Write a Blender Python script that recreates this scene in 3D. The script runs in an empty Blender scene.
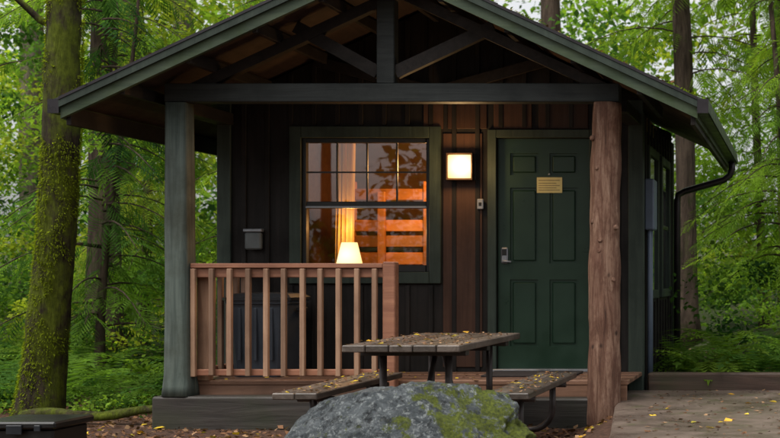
import bpy, bmesh, math, random
import numpy as np
from mathutils import Vector, noise
random.seed(7); rng=np.random.default_rng(7)
scene=bpy.context.scene
COL=scene.collection

# ------------------------------------------------------------------ materials
def newmat(name):
    m=bpy.data.materials.new(name); m.use_nodes=True
    nt=m.node_tree; nt.nodes.clear()
    out=nt.nodes.new('ShaderNodeOutputMaterial')
    return m,nt,out
def N(nt,t,**k):
    n=nt.nodes.new(t)
    for a,b in k.items(): setattr(n,a,b)
    return n
def ramp(nt,fac,stops):
    r=N(nt,'ShaderNodeValToRGB'); el=r.color_ramp.elements
    while len(el)<len(stops): el.new(0.5)
    for e,(p,c) in zip(el,stops):
        e.position=p; e.color=(c[0],c[1],c[2],1) if not isinstance(c,(int,float)) else (c,c,c,1)
    nt.links.new(fac,r.inputs[0]); return r.outputs[0]
def noise_tex(nt,vec,scale,detail=5,rough=.6,dist=0):
    n=N(nt,'ShaderNodeTexNoise'); n.inputs['Scale'].default_value=scale
    n.inputs['Detail'].default_value=detail; n.inputs['Roughness'].default_value=rough
    n.inputs['Distortion'].default_value=dist
    if vec is not None: nt.links.new(vec,n.inputs['Vector'])
    return n.outputs['Fac']
def mapped(nt,sc):
    tc=N(nt,'ShaderNodeTexCoord'); mp=N(nt,'ShaderNodeMapping'); mp.inputs['Scale'].default_value=sc
    nt.links.new(tc.outputs['Object'],mp.inputs['Vector']); return mp.outputs[0]
def mix(nt,fac,a,b,mode='MIX'):
    m=N(nt,'ShaderNodeMix',data_type='RGBA',blend_type=mode)
    for s,v in ((m.inputs[0],fac),(m.inputs[6],a),(m.inputs[7],b)):
        if hasattr(v,'is_linked') or hasattr(v,'links'): nt.links.new(v,s)
        elif isinstance(v,(int,float)): s.default_value=v
        else: s.default_value=(v[0],v[1],v[2],1)
    return m.outputs[2]
def bump(nt,h,strength,dist=.01):
    b=N(nt,'ShaderNodeBump'); b.inputs['Strength'].default_value=strength; b.inputs['Distance'].default_value=dist
    nt.links.new(h,b.inputs['Height']); return b.outputs[0]
def principled(nt,out,col,rough=.6,nrm=None,spec=.4,metal=0):
    p=N(nt,'ShaderNodeBsdfPrincipled')
    for s,v in ((p.inputs['Base Color'],col),(p.inputs['Roughness'],rough)):
        if hasattr(v,'links'): nt.links.new(v,s)
        elif isinstance(v,(int,float)): s.default_value=v
        else: s.default_value=(v[0],v[1],v[2],1)
    p.inputs['Specular IOR Level'].default_value=spec; p.inputs['Metallic'].default_value=metal
    if nrm is not None: nt.links.new(nrm,p.inputs['Normal'])
    nt.links.new(p.outputs[0],out.inputs[0]); return p
def wood(name,c1,c2,axis='z',fine=60,rough=.6,b=.4,dirt=None,isl=.35,dirtamt=.5,spec=.35):
    m,nt,out=newmat(name)
    sc={'x':(1.2,fine/2,fine/2),'y':(fine/2,1.2,fine/2),'z':(fine/2,fine/2,1.2)}[axis]
    v=mapped(nt,sc); g=noise_tex(nt,v,1.0,6,.65,.6)
    col=ramp(nt,g,[(.3,c1),(.7,c2)])
    v2=mapped(nt,(1,1,1)); big=noise_tex(nt,v2,2.3,6,.65)
    d=dirt if dirt else [x*.45 for x in c1]
    f=ramp(nt,big,[(.45,0.0),(.72,dirtamt)])
    col=mix(nt,f,col,d)
    ge=N(nt,'ShaderNodeNewGeometry')
    ma=N(nt,'ShaderNodeMapRange'); ma.inputs['To Min'].default_value=1-isl; ma.inputs['To Max'].default_value=1+isl*.6
    nt.links.new(ge.outputs['Random Per Island'],ma.inputs[0])
    cmb=N(nt,'ShaderNodeCombineColor')
    for i in range(3): nt.links.new(ma.outputs[0],cmb.inputs[i])
    col=mix(nt,1.0,col,cmb.outputs[0],'MULTIPLY')
    r=ramp(nt,big,[(.3,max(rough-.15,.1)),(.7,min(rough+.15,1))])
    principled(nt,out,col,r,bump(nt,g,b,.006),spec); return m
def simple(name,c,rough=.5,metal=0,var=.3,sc=6,b=.1,spec=.4):
    m,nt,out=newmat(name); v=mapped(nt,(1,1,1)); n=noise_tex(nt,v,sc,6,.65)
    col=ramp(nt,n,[(.3,[x*(1-var) for x in c]),(.7,[x*(1+var) for x in c])])
    f=noise_tex(nt,v,sc*14,3,.6)
    r=ramp(nt,n,[(.3,max(rough-.12,.05)),(.7,min(rough+.12,1))])
    principled(nt,out,col,r,bump(nt,f,b,.004),spec,metal); return m

M={}
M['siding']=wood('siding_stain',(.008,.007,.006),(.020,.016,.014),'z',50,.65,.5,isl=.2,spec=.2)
M['sidingbrownlit']=wood('siding_brown_lit',(.035,.017,.011),(.065,.032,.02),'z',50,.6,.4,spec=.2)  # browner siding, with the porch lamp's glow put into the colour
M['trim']=wood('trim_green',(.020,.030,.023),(.040,.055,.042),'z',40,.6,.4,isl=.15,spec=.25)
M['beam']=wood('beam_paint',(.014,.017,.017),(.033,.038,.036),'x',40,.6,.5,isl=.15,spec=.25)
M['rake']=wood('rake_board',(.035,.053,.034),(.075,.10,.06),'x',30,.65,.4,dirt=(.03,.05,.012),isl=.1,dirtamt=.9,spec=.25)
M['sheath']=wood('roof_sheathing',(.035,.02,.014),(.065,.038,.027),'y',30,.7,.3)
M['rafter']=wood('rafter_wood',(.014,.012,.011),(.03,.024,.02),'y',40,.6,.3,spec=.2)
M['post']=wood('post_paint',(.045,.060,.052),(.115,.14,.12),'z',55,.7,.9,dirt=(.04,.042,.03),isl=0,dirtamt=.8,spec=.25)
M['deck']=wood('deck_boards',(.12,.06,.038),(.25,.135,.085),'x',45,.45,.5)
M['railred']=wood('rail_cedar_red',(.20,.08,.048),(.36,.165,.095),'x',45,.55,.4,isl=.15,dirtamt=.45)
M['baluster']=wood('baluster_cedar',(.21,.11,.068),(.42,.26,.165),'z',45,.6,.5,isl=.35,dirtamt=.5)
M['timber']=wood('dark_timber',(.018,.015,.013),(.05,.042,.036),'x',35,.6,.9,dirt=(.02,.028,.008))
M['edging']=wood('edging_timber',(.03,.018,.013),(.085,.05,.036),'x',35,.6,.9,dirt=(.03,.04,.012))
M['door']=simple('door_green',(.0115,.032,.018),.36,0,.18,3,.1,.35)
M['black']=simple('black_vinyl',(.008,.008,.008),.4)
M['roof']=simple('roof_shingle',(.05,.052,.045),.85,0,.5,12,.8)
M['gutter']=simple('gutter_bronze',(.018,.014,.017),.35,.0)
M['gutterg']=simple('gutter_green',(.03,.042,.03),.4)
M['plastic']=simple('bin_plastic',(.04,.05,.065),.45,0,.15)
M['plastic2']=simple('bin_lid_plastic',(.015,.018,.022),.4,0,.15)
M['metal']=simple('galvanised_metal',(.25,.26,.28),.4,.6,.2)
M['conduit']=simple('conduit_grey',(.10,.13,.18),.5,0,.15)
M['pipe']=simple('painted_pipe',(.04,.03,.027),.45,.3,.4,12,.2)
M['tabletop']=wood('table_planks',(.055,.042,.034),(.135,.108,.09),'y',40,.4,.7,dirt=(.03,.024,.017),dirtamt=.8)
M['note']=simple('paper_note',(.62,.52,.22),.7,0,.1)
M['interior']=wood('interior_pine',(.22,.11,.05),(.34,.18,.08),'x',25,.5,.2)
M['bunk']=wood('bunk_pine',(.50,.19,.05),(.70,.30,.09),'x',25,.45,.2)
def curtainmat():
    m,nt,out=newmat('curtain_cloth'); d=N(nt,'ShaderNodeBsdfDiffuse'); d.inputs[0].default_value=(.6,.42,.18,1)
    t=N(nt,'ShaderNodeBsdfTranslucent'); t.inputs[0].default_value=(.6,.40,.16,1)
    x=N(nt,'ShaderNodeMixShader'); x.inputs[0].default_value=.4
    nt.links.new(d.outputs[0],x.inputs[1]); nt.links.new(t.outputs[0],x.inputs[2]); nt.links.new(x.outputs[0],out.inputs[0]); return m
M['curtain']=curtainmat()

def logmat():
    m,nt,out=newmat('peeled_log'); v=mapped(nt,(11,11,1.0)); g=noise_tex(nt,v,1.8,9,.75,.8)
    v2=mapped(nt,(1,1,.7)); b=noise_tex(nt,v2,7,9,.8)
    col=ramp(nt,g,[(.30,(.04,.02,.014)),(.46,(.16,.08,.052)),(.6,(.29,.175,.12)),(.72,(.42,.30,.23))])
    col=mix(nt,ramp(nt,b,[(.48,0.0),(.62,.8)]),col,(.11,.046,.03))
    vo=N(nt,'ShaderNodeTexVoronoi'); vo.inputs['Scale'].default_value=4.5; nt.links.new(mapped(nt,(1.4,1.4,1)),vo.inputs['Vector'])
    col=mix(nt,ramp(nt,vo.outputs['Distance'],[(.05,.85),(.12,0.0)]),col,(.03,.015,.01))
    principled(nt,out,col,.75,bump(nt,g,1,.03),.25); return m
M['log']=logmat()
def bark(name,c1,c2,moss=None,amt=(.45,.6)):
    m,nt,out=newmat(name); v=mapped(nt,(7,7,1.1)); g=noise_tex(nt,v,2.0,8,.7,1)
    col=ramp(nt,g,[(.35,c1),(.65,c2)])
    if moss:
        v2=mapped(nt,(1,1,.6)); b=noise_tex(nt,v2,4,8,.7)
        mc=ramp(nt,noise_tex(nt,v2,30,4,.7),[(.3,[x*.4 for x in moss]),(.7,moss)])
        col=mix(nt,ramp(nt,b,[(amt[0],0.0),(amt[1],1.0)]),col,mc)
    principled(nt,out,col,.9,bump(nt,g,1,.04),.15); return m
M['mossbark']=bark('mossy_bark',(.016,.012,.008),(.055,.042,.026),(.12,.15,.014),(.42,.56))
M['bark']=bark('conifer_bark',(.03,.021,.016),(.11,.078,.058),(.06,.08,.02),(.55,.72))
M['barkpale']=bark('pale_bark',(.08,.065,.05),(.22,.18,.14),(.09,.12,.03),(.5,.7))

def rockmat():
    m,nt,out=newmat('granite_mossy'); v=mapped(nt,(1,1,1))
    a=noise_tex(nt,v,6,10,.8,.6); b=noise_tex(nt,v,30,8,.85)
    col=ramp(nt,a,[(.32,(.02,.024,.027)),(.44,(.075,.09,.10)),(.56,(.18,.205,.218)),(.68,(.38,.41,.42))])
    col=mix(nt,ramp(nt,b,[(.53,0.0),(.58,.9)]),col,(.50,.54,.54))
    col=mix(nt,ramp(nt,noise_tex(nt,v,13,9,.85),[(.52,0.0),(.57,.88)]),col,(.016,.019,.021))
    tc=N(nt,'ShaderNodeTexCoord'); sx=N(nt,'ShaderNodeSeparateXYZ'); nt.links.new(tc.outputs['Object'],sx.inputs[0])
    mr=N(nt,'ShaderNodeMapRange'); mr.inputs['From Min'].default_value=-2.1; mr.inputs['From Max'].default_value=-1.55
    mr.inputs['To Min'].default_value=-.02; mr.inputs['To Max'].default_value=.12
    nt.links.new(sx.outputs[0],mr.inputs[0])
    ad=N(nt,'ShaderNodeMath',operation='ADD'); nt.links.new(mr.outputs[0],ad.inputs[0]); nt.links.new(noise_tex(nt,v,8,9,.78),ad.inputs[1])
    mf=ramp(nt,ad.outputs[0],[(.57,0.0),(.60,1.0)])
    mc=ramp(nt,noise_tex(nt,v,60,4,.7),[(.3,(.03,.045,.005)),(.7,(.22,.27,.016))])
    col=mix(nt,mf,col,mc)
    principled(nt,out,col,ramp(nt,a,[(.3,.4),(.7,.75)]),bump(nt,a,1,.14),.4); return m
M['rock']=rockmat()
def groundmat():
    m,nt,out=newmat('forest_floor'); v=mapped(nt,(1,1,1))
    a=noise_tex(nt,v,1.2,8,.7); b=noise_tex(nt,v,45,6,.8)
    vo=N(nt,'ShaderNodeTexVoronoi'); vo.inputs['Scale'].default_value=38; nt.links.new(v,vo.inputs['Vector'])
    col=ramp(nt,b,[(.3,(.03,.017,.012)),(.55,(.095,.052,.037)),(.75,(.22,.14,.10))])
    col=mix(nt,.35,col,ramp(nt,vo.outputs['Color'],[(.1,(.04,.022,.014)),(.9,(.25,.13,.085))]))
    tc=N(nt,'ShaderNodeTexCoord'); sx=N(nt,'ShaderNodeSeparateXYZ'); nt.links.new(tc.outputs['Object'],sx.inputs[0])
    mr=N(nt,'ShaderNodeMapRange'); mr.inputs['From Min'].default_value=0; mr.inputs['From Max'].default_value=3
    mr.inputs['To Min'].default_value=-.1; mr.inputs['To Max'].default_value=.2
    nt.links.new(sx.outputs[1],mr.inputs[0])
    ad=N(nt,'ShaderNodeMath',operation='ADD'); nt.links.new(mr.outputs[0],ad.inputs[0]); nt.links.new(a,ad.inputs[1])
    col=mix(nt,ramp(nt,ad.outputs[0],[(.5,0.0),(.65,.9)]),col,(.03,.05,.012))
    principled(nt,out,col,.85,bump(nt,b,1,.03),.2); return m
M['ground']=groundmat()
def concretemat():
    m,nt,out=newmat('wet_concrete'); v=mapped(nt,(1,1,1))
    a=noise_tex(nt,v,1.6,9,.7,.5); b=noise_tex(nt,v,120,4,.8)
    col=ramp(nt,a,[(.3,(.06,.045,.036)),(.6,(.15,.112,.09)),(.8,(.22,.17,.14))])
    col=mix(nt,ramp(nt,b,[(.5,0.0),(.7,.5)]),col,(.06,.045,.038))
    col=mix(nt,ramp(nt,noise_tex(nt,v,3.3,8,.7),[(.55,0.0),(.68,.7)]),col,(.05,.065,.016))
    r=ramp(nt,a,[(.35,.2),(.6,.55)])
    principled(nt,out,col,r,bump(nt,b,.25,.005),.4); return m
M['concrete']=concretemat()
def leafmat(name,trans=.45):
    m,nt,out=newmat(name)
    at=N(nt,'ShaderNodeAttribute',attribute_name='Col')
    d=N(nt,'ShaderNodeBsdfDiffuse'); t=N(nt,'ShaderNodeBsdfTranslucent')
    nt.links.new(at.outputs['Color'],d.inputs[0])
    c=mix(nt,1.0,at.outputs['Color'],(1.75,1.8,.85),'MULTIPLY'); nt.links.new(c,t.inputs[0])
    m1=N(nt,'ShaderNodeMixShader'); m1.inputs[0].default_value=trans
    nt.links.new(d.outputs[0],m1.inputs[1]); nt.links.new(t.outputs[0],m1.inputs[2])
    nt.links.new(m1.outputs[0],out.inputs[0]); return m
M['leaf']=leafmat('leaf_green')
M['litter']=leafmat('fallen_leaf',.1)
def glowmat(name,cen,rad,stops,s):
    m,nt,out=newmat(name); tc=N(nt,'ShaderNodeTexCoord')
    vm=N(nt,'ShaderNodeVectorMath',operation='DISTANCE'); nt.links.new(tc.outputs['Object'],vm.inputs[0]); vm.inputs[1].default_value=cen
    mr=N(nt,'ShaderNodeMapRange'); mr.inputs['From Max'].default_value=rad; nt.links.new(vm.outputs['Value'],mr.inputs[0])
    c=ramp(nt,mr.outputs[0],stops)
    e=N(nt,'ShaderNodeEmission'); nt.links.new(c,e.inputs[0]); e.inputs[1].default_value=s
    nt.links.new(e.outputs[0],out.inputs[0]); return m
M['glow']=glowmat('lantern_glass_lit',(-2.92,-.10,2.14),.16,[(.0,(1,.92,.66)),(.5,(1,.74,.36)),(1,(.7,.32,.08))],2.6)
M['shade']=glowmat('lampshade_lit',(-4.017,.2,1.38),.16,[(.0,(1,.9,.62)),(1,(1,.58,.2))],2.4)
def glassmat(name,refl,tint=(.94,.94,.92)):
    m,nt,out=newmat(name); t=N(nt,'ShaderNodeBsdfTransparent'); t.inputs[0].default_value=(*tint,1)
    g=N(nt,'ShaderNodeBsdfGlossy'); g.inputs['Roughness'].default_value=.01
    mx=N(nt,'ShaderNodeMixShader'); mx.inputs[0].default_value=refl
    nt.links.new(t.outputs[0],mx.inputs[1]); nt.links.new(g.outputs[0],mx.inputs[2]); nt.links.new(mx.outputs[0],out.inputs[0]); return m
M['glass']=glassmat('window_glass',.065)

# ------------------------------------------------------------------ mesh helpers
def empty(name,loc=(0,0,0)):
    e=bpy.data.objects.new(name,None); COL.objects.link(e); e.empty_display_size=.2; return e
def obj(name,me,mat,parent=None):
    o=bpy.data.objects.new(name,me); COL.objects.link(o)
    if mat is not None: me.materials.append(mat)
    if parent: o.parent=parent
    return o
def boxes(name,lst,mat,parent=None,bevel=.004):
    bm=bmesh.new()
    for b in lst:
        x0,x1,y0,y1,z0,z1=b
        vs=[bm.verts.new(p) for p in ((x0,y0,z0),(x1,y0,z0),(x1,y1,z0),(x0,y1,z0),(x0,y0,z1),(x1,y0,z1),(x1,y1,z1),(x0,y1,z1))]
        for f in ((0,3,2,1),(4,5,6,7),(0,1,5,4),(1,2,6,5),(2,3,7,6),(3,0,4,7)): bm.faces.new([vs[i] for i in f])
    if bevel: bmesh.ops.bevel(bm,geom=bm.edges[:],offset=bevel,segments=1,affect='EDGES')
    me=bpy.data.meshes.new(name); bm.to_mesh(me); bm.free(); return obj(name,me,mat,parent)
def prism(name,polys,mat,parent=None,bevel=.0):
    bm=bmesh.new()
    for pts,y0,y1 in polys:
        a=[bm.verts.new((p[0],y0,p[1])) for p in pts]; b=[bm.verts.new((p[0],y1,p[1])) for p in pts]
        n=len(pts); bm.faces.new(a); bm.faces.new(b[::-1])
        for i in range(n): bm.faces.new((a[i],b[i],b[(i+1)%n],a[(i+1)%n]))
    bmesh.ops.recalc_face_normals(bm,faces=bm.faces[:])
    if bevel: bmesh.ops.bevel(bm,geom=bm.edges[:],offset=bevel,segments=1,affect='EDGES')
    me=bpy.data.meshes.new(name); bm.to_mesh(me); bm.free(); return obj(name,me,mat,parent)
def tubes(name,lst,mat,parent=None,seg=10,amp=0,nfreq=3,smooth=True,sq=0):
    vs=[];fs=[]
    for pts,rad in lst:
        pts=[Vector(p) for p in pts]; base=len(vs)
        up=Vector((.013,1,.02)) if abs((pts[-1]-pts[0]).normalized().y)<.9 else Vector((1,0,.1))
        for i,p in enumerate(pts):
            t=(pts[min(i+1,len(pts)-1)]-pts[max(i-1,0)]).normalized()
            s=t.cross(up).normalized(); u=s.cross(t).normalized()
            for k in range(seg):
                a=2*math.pi*k/seg; d=s*math.cos(a)+u*math.sin(a); r=rad[i]
                if sq: r*=1/((abs(math.cos(a))**sq+abs(math.sin(a))**sq)**(1/sq))
                if amp:
                    q=p+d*r; r*=1+amp*noise.noise(Vector((q.x*nfreq,q.y*nfreq,q.z*nfreq*.4)))+amp*.5*noise.noise(q*nfreq*4)
                vs.append(p+d*r)
            if i:
                for k in range(seg):
                    a0=base+(i-1)*seg; a1=base+i*seg; k2=(k+1)%seg
                    fs.append((a0+k,a0+k2,a1+k2,a1+k))
        fs.append(tuple(base+k for k in range(seg))[::-1]); fs.append(tuple(base+(len(pts)-1)*seg+k for k in range(seg)))
    me=bpy.data.meshes.new(name); me.from_pydata(vs,[],fs)
    if smooth: me.polygons.foreach_set('use_smooth',[len(p.vertices)==4 for p in me.polygons])
    me.update(); return obj(name,me,mat,parent)

def quadmesh(name,V,C,mat,parent=None):
    nv=len(V); nf=nv//4
    me=bpy.data.meshes.new(name); me.vertices.add(nv); me.vertices.foreach_set('co',V.astype(np.float32).ravel())
    me.loops.add(nv); me.loops.foreach_set('vertex_index',np.arange(nv,dtype=np.int32))
    me.polygons.add(nf); me.polygons.foreach_set('loop_start',np.arange(nf,dtype=np.int32)*4)
    me.update(calc_edges=True)
    ca=me.color_attributes.new('Col','FLOAT_COLOR','POINT')
    c4=np.ones((nv,4),np.float32); c4[:,:3]=C; ca.data.foreach_set('color',c4.ravel())
    return obj(name,me,mat,parent)
def inst(T,pos,yaw,pitch,roll,sc,col,jit=.25):
    n=len(pos); k=len(T)
    cy,sy=np.cos(yaw),np.sin(yaw); cp,sp=np.cos(pitch),np.sin(pitch); cr,sr=np.cos(roll),np.sin(roll)
    z=np.zeros(n); o=np.ones(n)
    Rz=np.stack([cy,-sy,z,sy,cy,z,z,z,o],1).reshape(n,3,3)
    Ry=np.stack([cp,z,sp,z,o,z,-sp,z,cp],1).reshape(n,3,3)
    Rx=np.stack([o,z,z,z,cr,-sr,z,sr,cr],1).reshape(n,3,3)
    R=Rz@Ry@Rx
    V=np.einsum('nij,kj->nki',R,T)*np.asarray(sc).reshape(-1,1,1)+pos[:,None,:]
    C=np.repeat(col[:,None,:],k,1)
    j=1+jit*(rng.random((n,k//4))*2-1); C=C*np.repeat(j,4,1)[:,:,None]
    return V.reshape(-1,3),C.reshape(-1,3)
def frond(pairs,wfun,lw,fwd,droop):
    q=[]
    for i in range(pairs):
        t=(i+.5)/pairs; L=wfun(t)
        for s in (-1,1):
            z0=-droop*t*t; x0=t; tipx=t+fwd*L; tipy=s*L; zt=z0-.25*L
            h=lw
            q+= [(x0-h,0,z0),(x0+fwd*L*.5-h,s*L*.5,z0-.03),(tipx,tipy,zt),(x0+fwd*L*.5+h,s*L*.5,z0-.03)]
    q+=[(1-lw*2,-.0,-droop*.9),(1,-lw,-droop),(1.08,0,-droop*1.1),(1,lw,-droop)]
    return np.array(q,float)
CEDAR=frond(9,lambda t:.42*(1-t)**.7*min(1,t*5+.4)+.03,.030,.9,.35)
FERN=frond(16,lambda t:.15*math.sin(math.pi*(t*.86+.1))**.8+.01,.019,.15,.0)
LEAF=np.array([(0,0,0),(.45,-.33,.03),(1,0,-.08),(.45,.33,.03)],float)
def bendfern(T,arch):
    V=T.copy(); t=T[:,0]; V[:,0]=np.sin(t*arch)/arch; V[:,2]=T[:,2]+(-(1-np.cos(t*arch))/arch); return V
FERNB=bendfern(FERN,1.6)
PAL=np.array([(.165,.265,.034),(.10,.185,.028),(.052,.115,.024),(.25,.30,.035),(.024,.062,.018)])  # sunlight put into clump colours: bright yellow-greens for sunlit clumps, darker for others
def leafcloud(centers,radii,n,size,pal_idx,flat=.7,bright=1.0,flatlay=.5):
    centers=np.asarray(centers,float); m=len(centers)
    ci=rng.integers(0,m,n); d=rng.normal(size=(n,3)); d/=np.linalg.norm(d,axis=1)[:,None]
    r=rng.random(n)**.45
    R=np.asarray(radii)[ci]
    pos=centers[ci]+d*(r*R)[:,None]*np.array([1,1,flat])
    cc=PAL[np.asarray(pal_idx)[ci]]*(.7+.6*rng.random((n,1)))*bright
    return inst(LEAF,pos,rng.random(n)*6.283,rng.normal(.35,flatlay,n),rng.normal(0,.6,n),size*(.5+.9*rng.random(n)),cc)

# ------------------------------------------------------------------ ground
def sm(t): t=min(max(t,0),1); return t*t*(3-2*t)
def gh(x,y):
    h=.17*sm((x+1.75)/.5)*sm((y+9)/4 if y<0 else 1)
    h+=.10*sm((y-.4)/2)
    if y>5: h+= .9*sm((y-5)/25)+(.03*(y-30) if y>30 else 0)
    h+=.035*noise.noise(Vector((x*.8,y*.8,0)))*(1 if (x<-1.6 or y>.5) else 0)
    return h
def axis(lo,hi,flo,fhi,fs):
    a=list(np.arange(flo,fhi+1e-6,fs)); s=fs; v=flo
    while v>lo: s*=1.25; v-=s; a.insert(0,v)
    s=fs; v=fhi
    while v<hi: s*=1.25; v+=s; a.append(v)
    return a
xs=axis(-200,200,-10,3,.12); ys=axis(-200,300,-9,6,.12)
vs=[(x,y,gh(x,y)-.004) for y in ys for x in xs]; nx=len(xs)
fs=[(j*nx+i,j*nx+i+1,(j+1)*nx+i+1,(j+1)*nx+i) for j in range(len(ys)-1) for i in range(nx-1)]
me=bpy.data.meshes.new('ground'); me.from_pydata(vs,[],fs); me.polygons.foreach_set('use_smooth',[True]*len(fs)); obj('ground',me,M['ground'])

pts=[(-1.50,-.02),(-1.42,-1.3),(-1.2,-3.0),(-1.0,-5.2),(-.9,-9),(3.2,-9),(3.2,-.02)]
bm=bmesh.new(); a=[bm.verts.new((p[0],p[1],.2)) for p in pts]; b=[bm.verts.new((p[0],p[1],-.05)) for p in pts]
bm.faces.new(a)
for i in range(len(pts)): bm.faces.new((a[i],b[i],b[(i+1)%len(pts)],a[(i+1)%len(pts)]))
bmesh.ops.recalc_face_normals(bm,faces=bm.faces[:]); bmesh.ops.bevel(bm,geom=bm.edges[:],offset=.012,segments=2,affect='EDGES')
me=bpy.data.meshes.new('concrete_path'); bm.to_mesh(me); bm.free(); obj('concrete_path',me,M['concrete'])
boxes('timber_edging',[(-1.33,.75,.03,.17,.1,.345),(.76,3.2,.03,.17,.1,.34)],M['edging'],bevel=.014)

# ------------------------------------------------------------------ cabin
cabin=empty('cabin')
XL,XR,YB=-5.03,-1.39,2.7
cx=-3.16; half=2.39; SL=.465; ze=2.53
RY0,RY1=-1.5,2.9
def rz(x,off=0): return ze+off+SL*(half-abs(x-cx))
W0,W1,WZ0,WZ1=-4.33,-3.217,1.226,2.39
D0,D1,DZ0,DZ1=-2.635,-1.826,.36,2.392
T=.12
boxes('front_wall',[(XL,W0,0,T,.05,2.5),(W0,W1,0,T,.05,WZ0),(W0,W1,0,T,WZ1,2.5),(W1,D0,0,T,.05,2.5),(D0,D1,0,T,.05,DZ0-.02),(D0,D1,0,T,DZ1,2.5),(D1,XR,0,T,.05,2.5)],M['siding'],cabin,0)
off=-.09
gp=[(XL,2.5),(XR,2.5),(XR,rz(XR,off)),(cx,rz(cx,off)),(XL,rz(XL,off))]
prism('gable_wall',[(gp,.0,T),(gp,YB-T,YB)],M['siding'],cabin)
boxes('side_walls',[(XL,XL+T,T,YB-T,.05,2.5),(XR-T,XR,T,YB-T,.05,2.5),(XL,XR,YB-T,YB,.05,2.5)],M['siding'],cabin,0)
bt=[]
x=XL+.2
bx=[]
while x<XR-.1: bx.append(x); x+=.203
for x in bx:
    top=rz(x,off)-.02
    segs=[(.36,top)]
    if W0-.12<x<W1+.12: segs=[(.36,1.11),(2.50,top)]
    if D0-.1<x<D1+.1: segs=[(2.48,top)]
    for s in segs: bt.append((x-.02,x+.02,-.018,-.0005,s[0],s[1]))
y=.3
while y<YB:
    for X,s in ((XR,1),(XL,-1)):
        if X==XR and (.55<y<1.15 or 1.5<y<2.3):
            for z0,z1 in ((.15,.95),(2.4,2.6)): bt.append((min(X,X+s*.018)+.0005,max(X,X+s*.018),y-.02,y+.02,z0,z1))
        else: bt.append((min(X,X+s*.018),max(X,X+s*.018),y-.02,y+.02,.15,2.62))
    y+=.25
boxes('battens',bt,M['siding'],cabin,.003)
pb=[]
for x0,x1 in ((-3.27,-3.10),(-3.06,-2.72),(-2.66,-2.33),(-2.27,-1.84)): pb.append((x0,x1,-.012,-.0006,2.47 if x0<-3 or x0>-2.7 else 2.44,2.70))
boxes('frieze_panels',pb,M['sidingbrownlit'],cabin,.003)
boxes('lamplit_siding',[(-3.10,-2.76,-.012,-.0006,.40,2.43)],M['sidingbrownlit'],cabin,.003)  # strip of wall siding coloured as lamplit beside the porch light
tw=.10
boxes('wall_trim',[(W0-tw,W0,-.03,-.0008,WZ0-tw,WZ1+tw),(W1,W1+tw,-.03,-.0008,WZ0-tw,WZ1+tw),(W0,W1,-.03,-.0008,WZ1,WZ1+tw),(W0,W1,-.034,-.0008,WZ0-tw,WZ0),
 (D0-.075,D0,-.03,-.0008,.365,DZ1+.07),(D1,D1+.05,-.03,-.0008,.365,DZ1+.07),(D0,D1,-.03,-.0008,DZ1,DZ1+.07),
 (XR-.10,XR+.028,-.028,-.0009,.12,2.72),(XR+.0006,XR+.028,.001,.10,.12,2.62),
 (XL-.028,XL+.09,-.028,-.0009,.12,2.72),(XL-.028,XL-.0006,.001,.10,.12,2.62),(XR+.0006,XR+.026,YB-.1,YB+.02,.12,2.62),
 (W1+.12,D0-.09,-.024,-.0012,2.705,2.74)],M['trim'],cabin,.004)
boxes('side_window_trim',[(XR+.001,XR+.03,.45,.53,.98,2.38),(XR+.001,XR+.03,1.17,1.25,.98,2.38),(XR+.001,XR+.03,.53,1.17,2.30,2.38),(XR+.001,XR+.03,.53,1.17,.98,1.06),
  (XR+.001,XR+.03,1.5,1.58,.98,2.38),(XR+.001,XR+.03,2.22,2.3,.98,2.38),(XR+.001,XR+.03,1.58,2.22,2.30,2.38),(XR+.001,XR+.03,1.58,2.22,.98,1.06)],M['trim'],cabin)
boxes('side_window_sash',[(XR+.001,XR+.016,.53,1.17,1.66,1.70),(XR+.001,XR+.016,1.58,2.22,1.66,1.70)],M['black'],cabin)
sg,nt,out=newmat('side_window_pane'); principled(nt,out,(.03,.035,.035),.05,None,.8)
boxes('side_window_panes',[(XR+.001,XR+.008,.53,1.17,1.06,2.30),(XR+.001,XR+.008,1.58,2.22,1.06,2.30)],sg,cabin,0)
win=[(W0,W0+.035,.005,.07,WZ0,WZ1),(W1-.035,W1,.005,.07,WZ0,WZ1),(W0+.035,W1-.035,.005,.07,WZ1-.04,WZ1),(W0+.035,W1-.035,-.005,.07,WZ0,WZ0+.06),(W0+.035,W1-.035,.012,.06,1.78,1.84)]
boxes('window_frame',win,M['black'],cabin)
gw=(W1-W0-.07)/4; mu=[]
for i in range(1,4): mu.append((W0+.035+gw*i-.007,W0+.035+gw*i+.007,.025,.04,1.84,WZ1-.04))
mu.append((W0+.035,W1-.035,.0262,.0388,2.088,2.102))
boxes('window_muntins',mu,M['black'],cabin,0)
boxes('window_glass',[(W0+.035,W1-.035,.031,.034,1.84,WZ1-.04),(W0+.035,W1-.035,.044,.047,WZ0+.06,1.78)],M['glass'],cabin,0)
boxes('window_sill_bright',[(W0+.03,W1-.03,.0,.011,1.782,1.80)],M['metal'],cabin,.002)
boxes('door_slab',[(D0+.004,D1-.004,.035,.075,DZ0+.004,DZ1-.004)],M['door'],cabin,0)
dw=D1-D0; st=.11; mid=.10
c0,c1,c2,c3=D0+st,(D0+D1)/2-mid/2,(D0+D1)/2+mid/2,D1-st
zr=[DZ0+.005,DZ0+.22,DZ0+.80,DZ0+.94,DZ0+1.60,DZ0+1.71,DZ0+1.90,DZ1-.005]
fr=[(D0+.005,c0,.020,.034,DZ0+.005,DZ1-.005),(c3,D1-.005,.020,.034,DZ0+.005,DZ1-.005)]
for i in (0,2,4,6): fr.append((c0,c3,.020,.034,zr[i],zr[i+1]))
for i in (1,3,5): fr.append((c1,c2,.020,.034,zr[i],zr[i+1]))
boxes('door_rails',fr,M['door'],cabin,.0)
rp=[]
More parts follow.
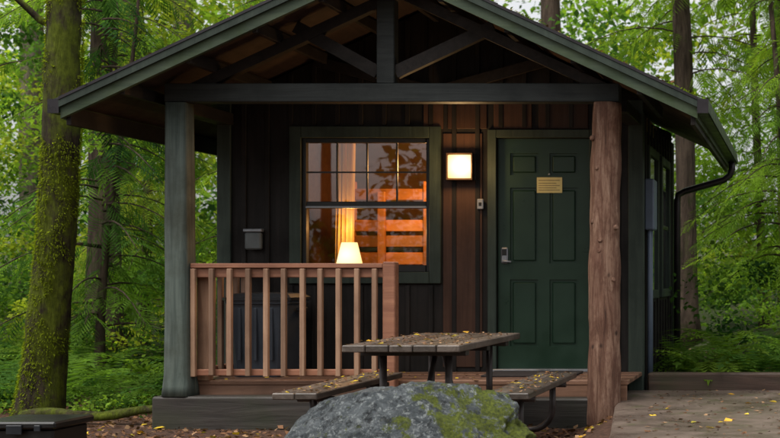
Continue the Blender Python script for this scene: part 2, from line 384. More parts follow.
for i in (1,3,5):
    for a,b in ((c0,c1),(c2,c3)): rp.append((a+.022,b-.022,.022,.036,zr[i]+.022,zr[i+1]-.022))
boxes('door_panels',rp,M['door'],cabin,.010)
boxes('door_threshold',[(D0-.02,D1+.02,-.08,.03,.362,.385)],M['metal'],cabin)
boxes('door_note',[(-2.29,-2.07,.012,.016,1.915,2.05)],M['note'],cabin,0)
dk=simple('note_ink',(.25,.2,.1),.8)
boxes('door_note_lines',[(-2.275,-2.09-.03*(k%2),.0105,.0118,z,z+.007) for k,z in enumerate((1.935,1.955,1.975,1.995,2.02))],dk,cabin,0)
boxes('door_lock',[(-2.60,-2.54,-.005,.020,1.30,1.44)],M['metal'],cabin,.01)
boxes('door_lock_keypad',[(-2.59,-2.55,-.008,-.0052,1.37,1.425)],M['black'],cabin,.001)
tubes('door_lever',[([(-2.57,.02,1.32),(-2.57,-.045,1.32)],[.011,.011]),([(-2.575,-.045,1.32),(-2.50,-.045,1.315)],[.01,.008])],M['metal'],cabin)
boxes('peephole',[(-2.19,-2.175,.012,.020,2.07,2.085)],M['metal'],cabin,.002)
boxes('doorbell',[(-2.80,-2.745,-.035,-.0125,1.77,1.86)],M['metal'],cabin,.006)
boxes('doorbell_button',[(-2.785,-2.76,-.039,-.0352,1.80,1.83)],M['black'],cabin,.002)
boxes('wall_box',[(-4.80,-4.66,-.07,-.019,1.42,1.57)],simple('wall_box_grey',(.09,.10,.10),.5),cabin,.012)
boxes('wall_box_lid',[(-4.81,-4.65,-.08,-.019,1.572,1.60)],M['metal'],cabin,.006)
boxes('porch_light_backplate',[(-3.06,-2.81,-.03,-.0125,2.02,2.25)],M['black'],cabin,.004)
boxes('porch_light_glass',[(-3.035,-2.835,-.10,-.031,2.035,2.235)],M['glow'],cabin,.006)
boxes('porch_light_frame',[(-3.046,-3.036,-.106,-.031,2.02,2.25),(-2.834,-2.824,-.106,-.031,2.02,2.25),(-3.036,-2.834,-.106,-.031,2.236,2.25),(-3.036,-2.834,-.106,-.031,2.02,2.034)],simple('lantern_bronze',(.04,.022,.012),.4,.5),cabin,0)
boxes('interior_walls',[(XL+T+.005,XR-T-.005,2.3,2.34,.36,2.72),(XL+T+.003,XL+T+.02,T+.005,2.3,.36,2.72),(XR-T-.02,XR-T-.003,T+.005,2.3,.36,2.72)],M['interior'],cabin,0)
boxes('interior_ceiling',[(XL+T,XR-T,T+.005,2.35,2.722,2.75)],M['interior'],cabin,0)
boxes('interior_floor',[(XL+T,XR-T,T+.005,2.35,.33,.355)],M['interior'],cabin,0)
bk=[(-4.36,-4.28,1.15,1.23,.36,2.1),(-3.62,-3.54,1.15,1.23,.36,2.1)]
for z in (1.30,1.47,1.62,1.92): bk.append((-4.28,-3.62,1.17,1.2,z,z+.11))
bk+=[(-4.28,-3.62,1.2,2.25,1.36,1.42),(-4.05,-3.98,1.12,1.168,.5,2.0)]
boxes('bunk_bed',bk,M['bunk'],cabin,.005)
boxes('mattress',[(-4.26,-3.64,1.22,2.2,1.43,1.55)],simple('mattress_blue',(.08,.1,.16),.9),cabin,.02)
bm=bmesh.new(); prev=None
for i in range(61):
    t=i/60; x=-4.19+.16*t; yy=.45+.022*math.sin(t*26)
    a=bm.verts.new((x-.02,yy,1.1)); b=bm.verts.new((x+.01*math.sin(t*9),yy,2.42))
    if prev: bm.faces.new((prev[0],a,b,prev[1]))
    prev=(a,b)
me=bpy.data.meshes.new('curtain'); bm.to_mesh(me); bm.free(); obj('curtain',me,M['curtain'],cabin)
boxes('night_table',[(-4.30,-3.80,.15,.42,1.02,1.06),(-4.28,-4.24,.17,.40,.36,1.02),(-3.86,-3.82,.17,.40,.36,1.02)],M['bunk'],cabin,.004)
tubes('table_lamp_base',[([(-4.017,.28,1.06),(-4.017,.28,1.08),(-4.017,.28,1.12),(-4.017,.28,1.2),(-4.017,.28,1.34)],[.07,.07,.03,.045,.012])],M['metal'],cabin,16)
tubes('table_lamp_shade',[([(-4.017,.28,1.30),(-4.017,.28,1.49)],[.112,.068])],M['shade'],cabin,24)
# roof
def slope(xa,xb,y0,y1,zo,t):
    return ([(xa,rz(xa,zo)),(xb,rz(xb,zo)),(xb,rz(xb,zo)+t),(xa,rz(xa,zo)+t)],y0,y1)
E0,E1=cx-half,cx+half
prism('roof_deck',[slope(E0,cx,RY0+.02,RY1,-.06,.04),slope(cx,E1,RY0+.02,RY1,-.06,.04)],M['sheath'],cabin)
sh=[]; n=14
for s in (-1,1):
    for i in range(n):
        d0=(half+.03)*i/n; d1=(half+.03)*(i+1)/n+.02
        xa,xb=cx+s*d0,cx+s*d1; za=rz(cx,0)-SL*d0-.015; zb=rz(cx,0)-SL*d1-.015
        sh.append(([(xa,za),(xb,zb),(xb,zb+.028),(xa,za+.012)],RY0-.012-.001*(i%2),RY1+.01+.001*(i%2)))
prism('roof_shingles',sh,M['roof'],cabin)
def rk(y0,y1,zo,t,h=half):
    return [([(cx-h,ze+zo),(cx,ze+SL*h+zo),(cx,ze+SL*h+zo+t),(cx-h,ze+zo+t)],y0,y1),([(cx,ze+SL*h+zo),(cx+h,ze+zo),(cx+h,ze+zo+t),(cx,ze+SL*h+zo+t)],y0,y1)]
prism('rake_board',rk(RY0-.005,RY0+.035,-.155,.138),M['rake'],cabin)
prism('rake_trim',rk(RY0-.03,RY0-.006,-.072,.052),M['trim'],cabin)
prism('drip_edge',rk(RY0-.036,RY0-.002,-.018,.022),M['gutter'],cabin)
pl=[]
for d in (.45,.95,1.45,1.95):
    for s in (-1,1):
        x=cx+s*d; z=rz(x,-.063)
        pl.append((x-.02,x+.02,RY0+.037,-.001,z-.09-.02,z-.018))
pl+=[(E0+.02,E0+.055,RY0+.037,RY1,rz(E0,-.2),rz(E0,-.066)),(E1-.055,E1-.02,RY0+.037,RY1,rz(E1,-.2),rz(E1,-.066))]
pl.append((cx-.02,cx+.02,RY0+.037,-.001,rz(cx)-.24,rz(cx)-.08))
boxes('purlins',pl,M['rafter'],cabin,.003)
PY=-1.0
bmz0,bmz1=2.560,2.705
boxes('porch_beam',[(-4.99,-1.42,PY-.07,PY+.07,bmz0,bmz1)],M['beam'],cabin,.006)
kx=-3.26
zb=lambda x:rz(x,-.17)
prism('truss_chords',[([(-4.97,zb(-4.97)-.09),(cx,zb(cx)-.09),(cx,zb(cx)),(-4.97,zb(-4.97))],PY-.04,PY+.04),([(cx,zb(cx)-.09),(-1.43,zb(-1.43)-.09),(-1.43,zb(-1.43)),(cx,zb(cx))],PY-.041,PY+.041)],M['rafter'],cabin)
boxes('king_post',[(kx-.07,kx+.07,PY-.055,PY+.055,bmz1+.001,zb(kx)-.05)],M['beam'],cabin,.006)
def strut(x0,z0,x1,z1,w,ya,yb):
    d=Vector((x1-x0,z1-z0)).normalized(); n_=Vector((-d.y,d.x))*w/2
    return ([(x0-n_.x,z0-n_.y),(x1-n_.x,z1-n_.y),(x1+n_.x,z1+n_.y),(x0+n_.x,z0+n_.y)],ya,yb)
prism('truss_struts',[strut(kx-.07,2.80,-3.98,3.16,.10,PY-.03,PY+.03),strut(kx+.07,2.80,-2.42,3.16,.10,PY-.03,PY+.03)],M['rafter'],cabin)
prism('gable_bracing',[strut(cx-.05,2.80,-4.2,3.05,.09,-.06,-.02),strut(cx+.05,2.80,-2.2,3.05,.09,-.06,-.02)],M['rafter'],cabin)
boxes('top_plates',[(XL-.02,XL+.12,PY+.07,-.03,2.50,2.60),(XR-.13,XR+.01,PY+.07,-.03,2.50,2.60)],M['rafter'],cabin)
def gutter(x,s):
    z1=ze-.015; z0=z1-.10
    a,b=x,x+s*.085
    lo,hi=min(a,b),max(a,b)
    return [(lo,hi,RY0-.02,RY1,z0,z0+.006),(b-.006 if s>0 else b,b if s>0 else b+.006,RY0-.02,RY1,z0,z1),(lo,hi,RY0-.028,RY0-.02,z0-.003,z1+.004)]
g1=gutter(E1,1); g2=gutter(E0,-1)
boxes('gutters',[g1[0],g1[1],g2[0],g2[1]],M['gutterg'],cabin,0)
boxes('gutter_caps',[g1[2],g2[2]],M['gutter'],cabin,0)
boxes('fascia',[(E1-.018,E1-.001,RY0+.036,RY1,ze-.16,ze-.02),(E0+.001,E0+.018,RY0+.036,RY1,ze-.16,ze-.02)],M['rake'],cabin,0)
tubes('downspout',[([(E1+.04,2.6,2.43),(E1+.04,2.6,2.34),(E1+.015,2.6,2.27),(E1-.05,2.6,2.22),(XR+.15,2.6,2.10),(XR+.08,2.6,2.06),(XR+.07,2.6,1.98),(XR+.07,2.6,.2)],[.036]*8)],M['gutter'],cabin,10)
tubes('conduit',[([(XR+.05,.25,2.05),(XR+.05,.25,.2)],[.018,.018]),([(XR+.05,.34,1.6),(XR+.05,.34,.2)],[.022,.022])],M['conduit'],cabin,10)
boxes('meter_box',[(XR+.019,XR+.10,.16,.42,1.60,2.05)],M['conduit'],cabin,.01)
dk=[]
y=-.93
while y<-.03:
    dk.append((XL+.05,XR+.02,y,min(y+.134,-.032),.325,.36)); y+=.14
boxes('porch_deck',dk,M['deck'],cabin,.004)
boxes('deck_rim',[(XL+.06,XR+.01,-.925,-.885,.12,.324)],M['deck'],cabin,.003)
boxes('porch_sill_timber',[(-5.06,-3.3,-1.13,-.95,-.05,.25),(-3.29,-1.47,-1.12,-.95,-.05,.235)],M['timber'],cabin,.014)
boxes('door_mat',[(-2.62,-1.86,-.62,-.14,.362,.378)],simple('mat_rubber',(.03,.022,.02),.9,0,.5,40,.8),cabin,.004)
tubes('porch_post',[([(-4.885,PY-.02,.25),(-4.885,PY-.02,.33),(-4.885,PY-.02,.42),(-4.888,PY-.01,.8),(-4.89,PY-.01,1.2),(-4.90,PY,1.6),(-4.90,PY,2.0),(-4.905,PY,2.555)],[.112,.105,.098,.093,.09,.088,.086,.083])],M['post'],cabin,40,.04,2,sq=8)
def logpts():
    p=[];r=[]
    for i in range(60):
        t=i/59; z=.0+2.55*t
        p.append((-1.55+.035*t+.006*math.sin(t*7),PY-.06,z)); r.append(.131-.020*t+.003*math.sin(t*17)+.003*math.sin(t*41))
    return p,r
p,r=logpts(); tubes('log_post',[(p,r)],M['log'],cabin,48,.035,7)
kn=[]
for i in range(12):
    z=random.uniform(.3,2.3); a=random.uniform(-2.6,-.5); c=Vector((-1.53,PY-.06,z)); d=Vector((math.cos(a),math.sin(a),.15))
    kn.append(([c+d*.08,c+d*.118,c+d*.128],[.028,.022,.014]))
tubes('log_knots',kn,M['log'],cabin,8,.1,8)
rl=[(-4.80,-3.285,PY-.045,PY+.045,1.255,1.292),(-4.80,-3.285,PY-.02,PY+.02,1.18,1.254),(-4.80,-3.285,PY-.02,PY+.02,.405,.455)]
boxes('railing_rails',rl,M['railred'],cabin,.005)
boxes('railing_side_rails',[(-4.86,-4.77,PY+.05,-.03,1.255,1.292),(-4.835,-4.795,PY+.05,-.03,1.18,1.254),(-4.835,-4.795,PY+.05,-.03,.405,.455)],M['railred'],cabin,.005)
boxes('railing_newel',[(-3.284,-3.185,PY-.05,PY+.05,.20,1.305)],M['railred'],cabin,.008)
bl=[]
for i in range(11):
    x=-4.77+i*.1425+random.uniform(-.004,.004); bl.append((x-.019,x+.019,PY-.062,PY-.022,.41+random.uniform(-.012,.004),1.25))
for i in range(6):
    y=-.86+i*.145; bl.append((-4.793,-4.755,y-.02,y+.02,.41,1.25))
bl.append((-4.79,-4.70,-.95,-.86,.36,1.24))
boxes('railing_balusters',bl,M['baluster'],cabin,.004)

# ------------------------------------------------------------------ trash bin
bn=empty('trash_bin')
bm=bmesh.new()
def ring(x0,x1,y0,y1,z,c=.05):
    P=[(x0+c,y0),(x1-c,y0),(x1,y0+c),(x1,y1-c),(x1-c,y1),(x0+c,y1),(x0,y1-c),(x0,y0+c)]
    return [bm.verts.new((a,b,z)) for a,b in P]
R=[ring(-4.66,-4.24,-.62,-.22,.365),ring(-4.70,-4.20,-.66,-.18,.96),ring(-4.715,-4.185,-.675,-.165,.965),ring(-4.715,-4.185,-.675,-.165,.99)]
for a,b in zip(R,R[1:]):
    for i in range(8): bm.faces.new((a[i],a[(i+1)%8],b[(i+1)%8],b[i]))
bm.faces.new(R[0][::-1]); bm.faces.new(R[-1])
me=bpy.data.meshes.new('bin_body'); bm.to_mesh(me); bm.free(); obj('bin_body',me,M['plastic'],bn)
bm=bmesh.new()
R=[ring(-4.73,-4.17,-.69,-.15,.992),ring(-4.73,-4.17,-.69,-.15,1.015),ring(-4.68,-4.22,-.63,-.2,1.045),ring(-4.6,-4.3,-.56,-.28,1.055)]
for a,b in zip(R,R[1:]):
    for i in range(8): bm.faces.new((a[i],a[(i+1)%8],b[(i+1)%8],b[i]))
bm.faces.new(R[0][::-1]); bm.faces.new(R[-1])
me=bpy.data.meshes.new('bin_lid'); bm.to_mesh(me); bm.free(); obj('bin_lid',me,M['plastic2'],bn)
boxes('bin_ribs',[(x-.012,x+.012,-.668,-.645,.5,.93) for x in (-4.58,-4.45,-4.32)],M['plastic'],bn,.004)
boxes('bin_handles',[(-4.755,-4.716,-.5,-.34,.90,.93),(-4.184,-4.145,-.5,-.34,.90,.93)],M['plastic2'],bn,.006)

# ------------------------------------------------------------------ picnic table
pt=empty('picnic_table')
TX0,TX1,TY0,TY1=-2.90,-2.15,-3.0,-1.27
tc=(TX0+TX1)/2
pk=[]; n=5; w=(TX1-TX0)/n
for i in range(n): pk.append((TX0+i*w+.003,TX0+(i+1)*w-.003,TY0-random.uniform(0,.008),TY1+random.uniform(0,.008),.71,.755))
boxes('table_top',pk,M['tabletop'],pt,.006)
be=[]
for x0 in (-3.34,-2.0):
    for k in range(2): be.append((x0+k*.145,x0+k*.145+.139,TY0+.0,TY1,.41,.452))
boxes('bench_seats',be,M['tabletop'],pt,.006)
boxes('cleats',[(TX0+.03,TX1-.03,y-.04,y+.04,.672,.709) for y in (TY0+.3,(TY0+TY1)/2,TY1-.3)],M['timber'],pt,.004)
fr=[]
for y in (TY0+.32,TY1-.32):
    L,Rr=-3.2,-1.84
    path=[(L,y,.405),(L,y,.22)]
    for k in range(1,6):
        a=k/5*math.pi/2; path.append((L+.16-.16*math.cos(a),y,.20-.16*math.sin(a)+.01))
    path+= [(tc,y,.05)]
    for k in range(0,6):
        a=(1-k/5)*math.pi/2; path.append((Rr-.16+.16*math.cos(a),y,.20-.16*math.sin(a)+.01))
    path+=[(Rr,y,.22),(Rr,y,.405)]
    fr.append((path,[.024]*len(path)))
    for x in (TX0+.16,TX1-.16): fr.append(([(x,y,.06),(x,y,.67)],[.024,.024]))
    fr.append(([(L-.1,y,.385),(L+.14,y,.385)],[.02,.02])); fr.append(([(Rr-.14,y,.385),(Rr+.1,y,.385)],[.02,.02]))
    s=1 if y<-2 else -1
    fr.append(([(tc,y,.08),(tc,y+s*.45,.66)],[.018,.018]))
tubes('pipe_frame',fr,M['pipe'],pt,12)

# ------------------------------------------------------------------ boulder
bm=bmesh.new(); bmesh.ops.create_icosphere(bm,subdivisions=7,radius=1)
for v in bm.verts:
    d=v.co.normalized(); q=d*1.0
    r=1+.18*noise.noise(q*1.3+Vector((3,1,2)))+.14*noise.noise(q*2.9)+.10*noise.noise(q*6.5)+.06*noise.noise(q*14)+.03*noise.noise(q*30)+.014*noise.noise(q*70)
    p=d*r
    for nrm,dd in ((Vector((-.5,-.3,.8)),.80),(Vector((.55,-.4,.75)),.80),(Vector((.0,-.8,.6)),.86),(Vector((-.1,.1,1)),.80),(Vector((-.9,-.2,.4)),.94)):
        nrm=nrm.normalized(); s=p.dot(nrm)-dd
        if s>0: p-=nrm*s*.65
    v.co=Vector((-1.95+p.x*.69,-4.7+p.y*.52,.10+p.z*.65))
me=bpy.data.meshes.new('boulder'); bm.to_mesh(me); bm.free()
me.polygons.foreach_set('use_smooth',[True]*len(me.polygons)); obj('boulder',me,M['rock'])

sb=empty('storage_box')
boxes('box_body',[(-5.30,-4.84,-2.8,-2.4,-.05,.20)],M['black'],sb,.012)
boxes('box_lid',[(-5.33,-4.81,-2.83,-2.37,.202,.25)],M['black'],sb,.012)
boxes('box_latch',[(-5.12,-5.02,-2.845,-2.831,.17,.23),(-5.24,-5.20,-2.845,-2.831,.19,.23),(-4.94,-4.90,-2.845,-2.831,.19,.23)],M['plastic2'],sb,.003)
p=[];r=[]
for i in range(12):
    t=i/11; p.append((-6.3+1.25*t,-.75-.1*t,.05+.06*t+.02*math.sin(t*9))); r.append(.05-.02*t)
tubes('fallen_log',[(p,r)],M['mossbark'],None,12,.3,5)

# ------------------------------------------------------------------ trees
def trunk_path(x,y,h,r,lean=(0,0),n=40,z0=-.1,taper=.6,wob=.05):
    p=[];rr=[]
    ph=random.random()*6
    for i in range(n):
        t=i/(n-1); z=z0+h*t
        p.append((x+lean[0]*t+wob*math.sin(t*5+ph),y+lean[1]*t+wob*math.cos(t*4+ph),gh(x,y)+z))
        flare=1+.5*math.exp(-t*h/.35)
        rr.append(r*(1-taper*t)*flare)
    return p,rr
mt=empty('mossy_tree')
p=[];r=[]
for i in range(60):
    t=i/59; z=-.1+9*t
    p.append((-6.50+.10*math.sin(z*.9)*.5+.065*z,-.2,z)); r.append((.155-.045*min(t*2.4,1.5)*.5)*(1+.35*math.exp(-max(z,0)/.3)))
tubes('trunk',[(p,r)],M['mossbark'],mt,28,.16,4)
tubes('branches',[([(-6.3,-.2,3.3),(-6.45,-.25,3.36),(-6.62,-.35,3.55),(-6.85,-.5,3.62),(-7.4,-.6,3.7)],[.035,.028,.022,.018,.01]),([(-6.1,-.2,5.6),(-5.4,.2,6.2),(-4.6,.3,6.9)],[.06,.04,.02]),([(-6.0,-.2,6.6),(-6.9,-.5,7.4),(-7.6,-.8,8.0)],[.05,.035,.02])],M['mossbark'],mt,8,.2,6)
n=28000
t=rng.random(n); z=t*5.5; a=rng.random(n)*6.283
cxx=-6.50+.05*np.sin(z*.9)+.065*z; rr=(.155-.045*np.minimum(((z+.1)/9)*2.4,1.5)*.5)*(1+.35*np.exp(-z/.3))*1.01
pos=np.stack([cxx+rr*np.cos(a),-.2+rr*np.sin(a),z],1)
keep=np.array([noise.noise(Vector((q[0]*3,q[1]*3,q[2]*1.7)))+.4*noise.noise(Vector((q[0]*11,q[1]*11,q[2]*6)))>-.10 for q in pos])
pos=pos[keep]; a=a[keep]; n=len(pos)
cc=np.array([(.16,.20,.015)])*(.4+1.0*rng.random((n,1)))
V,C=inst(LEAF*np.array([1,.5,1]),pos,a+rng.normal(0,.5,n),rng.normal(.8,.5,n),rng.normal(0,.5,n),.024*(.5+rng.random(n)),cc)
quadmesh('moss',V,C,M['leaf'],mt)
cen=[(-6.4+random.uniform(-2,2),-.2+random.uniform(-1.5,1.5),random.uniform(7.5,10)) for _ in range(12)]
V,C=leafcloud(cen,[random.uniform(.5,.9) for _ in cen],3000,.09,[random.choice([0,1,3]) for _ in cen])
quadmesh('crown',V,C,M['leaf'],mt)

def cedar(name,x,y,h,r,zmin,Rmax,nb,colidx,fs=.42,bright=1.0,mat='bark'):
    e=empty(name)
    p,rr=trunk_path(x,y,h,r,(random.uniform(-.3,.3),random.uniform(-.3,.3)),30,-.1,.75,.06)
    tubes('trunk',[(p,rr)],M[mat],e,14,.15,3)
    POS=[];YAW=[];PIT=[];SC=[];CC=[]; br=[]
    g0=gh(x,y)
    for b in range(nb):
        t=(b+random.random())/nb; z=zmin+(h-.3-zmin)*t
        L=Rmax*(1-.8*(z/h)**1.3)*random.uniform(.55,1.1)
        a=random.random()*6.283; ca,sa=math.cos(a),math.sin(a)
        cbase=PAL[random.choice(colidx)]*random.uniform(.7,1.25)*bright
        pts=[]
        for k in range(7):
            s=k/6; pts.append((x+ca*L*s,y+sa*L*s,g0+z-.28*L*s*s+.05*L*math.sin(s*4)))
        br.append((pts,[.011*(1-.85*k/6)+.002 for k in range(7)]))
        nf=max(5,int(L/.085))
        for k in range(nf):
            s=.04+.96*(k+random.random())/nf; i=min(int(s*6),5); f=s*6-i
            q=[pts[i][j]*(1-f)+pts[i+1][j]*f for j in range(3)]
            if XL-.2<q[0]<XR+.1 and q[1]<YB+.3 and q[2]<4: continue
            side=random.choice((-1,1))
            POS.append(q); YAW.append(a+side*random.uniform(.2,1.2)); PIT.append(random.uniform(.15,1.0)); SC.append(fs*random.uniform(.6,1.25)*(1.1-.5*s)); CC.append(cbase*random.uniform(.75,1.3))
    tubes('limbs',br,M['bark'],e,5)
    n=len(POS)
    V,C=inst(CEDAR,np.array(POS),np.array(YAW),np.array(PIT),rng.normal(0,.35,n),np.array(SC),np.array(CC))
    quadmesh('foliage',V,C,M['leaf'],e); return e
cedar('cedar_tree',-7.5,2.6,4.6,.05,.5,1.5,50,[1,2,1,4],.38)
cedar('cedar_tree.001',-6.3,4.6,6.5,.07,.4,1.9,70,[1,2,0],.42)
cedar('cedar_tree.002',-8.73,5.0,16,.20,3.0,2.4,75,[1,2,0],.5)
cedar('cedar_tree.003',-9.6,7.5,7,.08,.5,2.0,60,[0,1,3],.5)
cedar('cedar_tree.004',-10.6,3.2,6,.07,.4,1.8,50,[1,2],.42)
cedar('cedar_tree.005',-.15,3.6,6.0,.06,1.0,1.5,75,[1,0,0],.36)
cedar('cedar_tree.006',.9,5.2,8,.09,.6,2.2,75,[0,1,3],.42)
cedar('cedar_tree.007',-1.65,7.0,18,.16,3.5,2.2,90,[1,0,0],.45)
cedar('cedar_tree.008',2.6,3.0,9,.1,.5,2.0,60,[1,2],.42)
cedar('cedar_tree.009',-.6,9.5,12,.08,.8,2.2,110,[0,0,3,1],.5)

ft=empty('distant_forest')
tr=[];tr2=[]
for i,(x,y,r) in enumerate([(-13.2,9,.18),(-14.6,11,.2),(-11.0,9.5,.2),(-12.3,14,.22),(-9.6,13,.16),(-16.5,14,.3),(-7.5,12,.15),(3.5,9,.2),(-5,15,.25),(-18,19,.3),(-20,11,.3),(-10.5,20,.3),(-14,22,.3),(1.8,19,.2),(6,14,.3),(-23,16,.3),(9,10,.3),(-.35,13,.10)]):
    (tr if i%3 else tr2).append(trunk_path(x,y,22,r,(random.uniform(-.6,.6),0),24,-.1,.55,.12))
for i in range(12):
    x=random.uniform(-22,16); y=random.uniform(-36,-26)
    tr.append(trunk_path(x,y,14,random.uniform(.15,.35),(random.uniform(-.6,.6),0),12,-.1,.5,.1))
tubes('trunks',tr,M['bark'],ft,12,.12,2); tubes('pale_trunks',tr2,M['barkpale'],ft,12,.12,2)
Vs=[];Cs=[]
def addcloud(nc,xr,yr,zr_,rad,n,size,idx,bright=1.0):
    cen=[];R=[];I=[]
    for _ in range(nc):
        x=random.uniform(*xr); y=random.uniform(*yr); z=gh(x,y)+random.uniform(*zr_)
        cen.append((x,y,z)); R.append(random.uniform(*rad)); I.append(random.choice(idx))
    V,C=leafcloud(cen,R,n,size,I,.65,bright); Vs.append(V); Cs.append(C)
addcloud(110,(-18,-7),(8,14),(.3,8),(.4,1.1),26000,.10,[0,1,2,3])
addcloud(50,(-3,4),(8,14),(.3,8),(.4,1.1),14000,.10,[0,1,2])
addcloud(170,(-26,8),(14,22),(.3,12),(.7,1.6),38000,.15,[0,1,3,3,2],1.15)
addcloud(90,(-26,8),(13,20),(.2,3),(.8,1.6),18000,.15,[1,2,4,2],1.0)
addcloud(230,(-36,12),(22,34),(.3,14),(1.2,2.6),42000,.27,[0,1,3,0],1.3)
addcloud(150,(-34,26),(-40,-26),(.3,11),(1.2,2.8),24000,.42,[1,2,4,2],.8)
quadmesh('leaves',np.concatenate(Vs),np.concatenate(Cs),M['leaf'],ft)
Vs=[];Cs=[]
addcloud(80,(-12,-5.4),(1.5,7.5),(.1,1.3),(.25,.6),20000,.06,[0,1,1,2,3])
addcloud(50,(-1.1,4),(1.6,7.5),(.1,1.1),(.25,.6),12000,.06,[0,1,1,2,4])
addcloud(36,(-12,-5.6),(3,8),(1.5,5),(.3,.7),9000,.075,[0,3,1])
addcloud(30,(-1.0,4),(3,8),(1.5,5.5),(.3,.7),7000,.07,[0,1,1])
addcloud(26,(-7.8,-5.3),(-.4,1.0),(.03,.16),(.12,.28),2600,.04,[0,1,2])
quadmesh('undergrowth',np.concatenate(Vs),np.concatenate(Cs),M['leaf'])
POS=[];YAW=[];PIT=[];SC=[];CC=[]
sites=[(random.uniform(-11,-5.5),random.uniform(.6,5),random.uniform(.6,1.0)) for _ in range(44)]
sites+=[(random.uniform(-1.0,3.5),random.uniform(.9,5),random.uniform(.6,1.0)) for _ in range(34)]
sites+=[(-6.0,.35,.75),(-5.55,.7,.8),(-6.95,.9,.9),(-5.5,1.6,.9),(-.85,.85,.85),(-.35,.75,.85),(-1.1,1.4,.8),(.15,.8,.9),(.6,.7,.8),(-7.3,.2,.8),(-7.8,-.3,.7),(-8.3,.2,.9),(1.2,.8,.9)]
for (x,y,s) in sites:
    if XL-.3<x<XR+.2 and y<3: continue
    base=PAL[random.choice([0,1,1,2])]*random.uniform(.8,1.2)
    for k in range(20):
        POS.append((x,y,gh(x,y)+.02)); YAW.append(random.random()*6.283); PIT.append(random.uniform(-1.3,-.45)); SC.append(s*random.uniform(.75,1.15)); CC.append(base*random.uniform(.6,1.3))
n=len(POS)
V,C=inst(FERNB,np.array(POS),np.array(YAW),np.array(PIT),rng.normal(0,.2,n),np.array(SC),np.array(CC),.12)
quadmesh('sword_ferns',V,C,M['leaf'])

def litter(n,xr,yr,zf,size,cols,tilt=.2):
    x=rng.uniform(*xr,n); y=rng.uniform(*yr,n); z=np.array([zf(a,b) for a,b in zip(x,y)])+.006
    cc=np.array(cols)[rng.integers(0,len(cols),n)]*(.6+.8*rng.random((n,1)))
    return inst(LEAF,np.stack([x,y,z],1),rng.random(n)*6.283,rng.normal(0,tilt,n),rng.normal(0,tilt,n),size*(.5+rng.random(n)),cc)
br=[(.12,.06,.032),(.19,.10,.055),(.07,.04,.025),(.26,.16,.09)]; ye=[(.55,.38,.04),(.5,.28,.04),(.4,.34,.05)]
L=[litter(9000,(-9,-1.4),(-5,.3),gh,.045,br,.4),litter(500,(-9,-1.4),(-5,.3),gh,.065,ye,.3),
   litter(500,(-1.2,1.5),(-3.5,0),lambda a,b:.2,.035,br),litter(44,(-1.1,1.5),(-3.5,0),lambda a,b:.2,.07,ye,.12),
   litter(420,(TX0,TX1),(TY0,TY1),lambda a,b:.757,.022,br),litter(14,(TX0,TX1),(TY0,TY1),lambda a,b:.757,.055,ye),
   litter(160,(-2.0,-1.72),(TY0,TY1),lambda a,b:.454,.03,br+ye[:1]),litter(160,(-3.34,-3.05),(TY0,TY1),lambda a,b:.454,.03,br+ye[:1]),
   litter(140,(-4.9,-1.6),(-.93,-.1),lambda a,b:.361,.035,br+ye[:1]),litter(3500,(-12,4),(.3,5),lambda a,b:gh(a,b),.05,br,.4),
   litter(1500,(E0,E1),(RY0,RY1),lambda a,b:rz(a,.012),.05,br,.35)]
V=np.concatenate([a for a,b in L]); C=np.concatenate([b for a,b in L])
quadmesh('fallen_leaves',V,C,M['litter'])
n=2600; x=rng.uniform(E0,E1,n); k=np.array([noise.noise(Vector((a*4,3,1)))>.0 for a in x]); x=x[k]; n=len(x)
pos=np.stack([x,RY0+rng.uniform(-.03,.5,n),ze+.006+SL*(half-np.abs(x-cx))],1)
V,C=inst(LEAF,pos,rng.random(n)*6.283,rng.normal(-.5,.5,n),rng.normal(0,.5,n),.028*(.5+rng.random(n)),np.array([(.10,.14,.015)])*(.4+rng.random((n,1))))
quadmesh('roof_moss',V,C,M['leaf'],cabin)

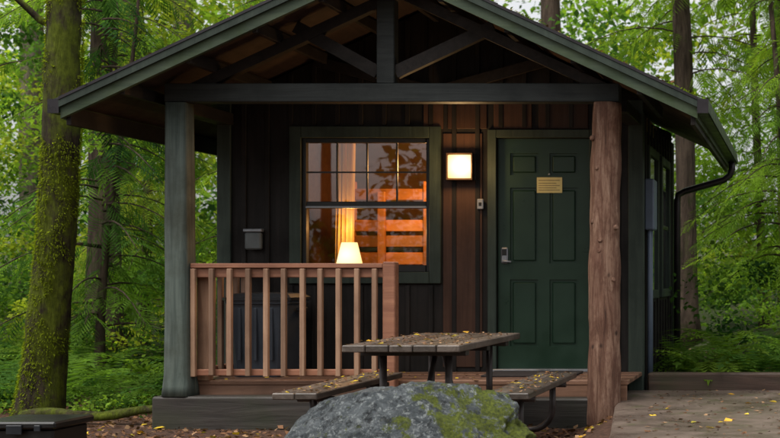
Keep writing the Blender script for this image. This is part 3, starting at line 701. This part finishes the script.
# ------------------------------------------------------------------ light
w=bpy.data.worlds.new("World"); scene.world=w; w.use_nodes=True; nt=w.node_tree; nt.nodes.clear()
sky=nt.nodes.new('ShaderNodeTexSky'); sky.sky_type='NISHITA'; sky.sun_disc=False
EL,AZ=math.radians(66),math.radians(215)
sky.sun_elevation=EL; sky.sun_rotation=AZ; sky.dust_density=4; sky.air_density=1.0; sky.ozone_density=.5
hs=nt.nodes.new('ShaderNodeHueSaturation'); hs.inputs['Saturation'].default_value=.12; hs.inputs['Value'].default_value=1.55
bg=nt.nodes.new('ShaderNodeBackground'); bg.inputs[1].default_value=.15
ow=nt.nodes.new('ShaderNodeOutputWorld')
nt.links.new(sky.outputs[0],hs.inputs['Color']); nt.links.new(hs.outputs[0],bg.inputs[0]); nt.links.new(bg.outputs[0],ow.inputs[0])
sl=bpy.data.lights.new('sun','SUN'); sl.energy=2.4; sl.angle=math.radians(40); sl.color=(1,.96,.88)
so=bpy.data.objects.new('sun',sl); COL.objects.link(so)
d=Vector((math.sin(AZ)*math.cos(EL),math.cos(AZ)*math.cos(EL),math.sin(EL)))
so.rotation_euler=(-d).to_track_quat('-Z','Y').to_euler()
def plight(name,loc,e,c,r):
    l=bpy.data.lights.new(name,'POINT'); l.energy=e; l.color=c; l.shadow_soft_size=r
    o=bpy.data.objects.new(name,l); COL.objects.link(o); o.location=loc; return o
o=plight('porch_light_bulb',(-2.935,-.20,2.14),15,(1,.60,.25),.06); o.parent=cabin
o=plight('table_lamp_bulb',(-4.017,.28,1.62),13,(1,.5,.16),.05); o.parent=cabin
o=plight('interior_fill_light',(-3.3,.75,2.2),42,(1,.48,.15),.08); o.parent=cabin  # added warm fill to brighten the room; no ceiling fixture exists

cam=bpy.data.cameras.new('camera'); co=bpy.data.objects.new('camera',cam); COL.objects.link(co)
co.location=(0,-11,1.2); co.rotation_euler=(math.radians(90),0,0)
cam.sensor_width=36; cam.lens=58.4; cam.shift_x=-(800-390)/780; cam.shift_y=(275-219)/780
cam.clip_end=1000; cam.dof.use_dof=True; cam.dof.focus_distance=8.6; cam.dof.aperture_fstop=4
scene.camera=co
scene.view_settings.view_transform='Standard'; scene.view_settings.look='None'; scene.view_settings.exposure=0
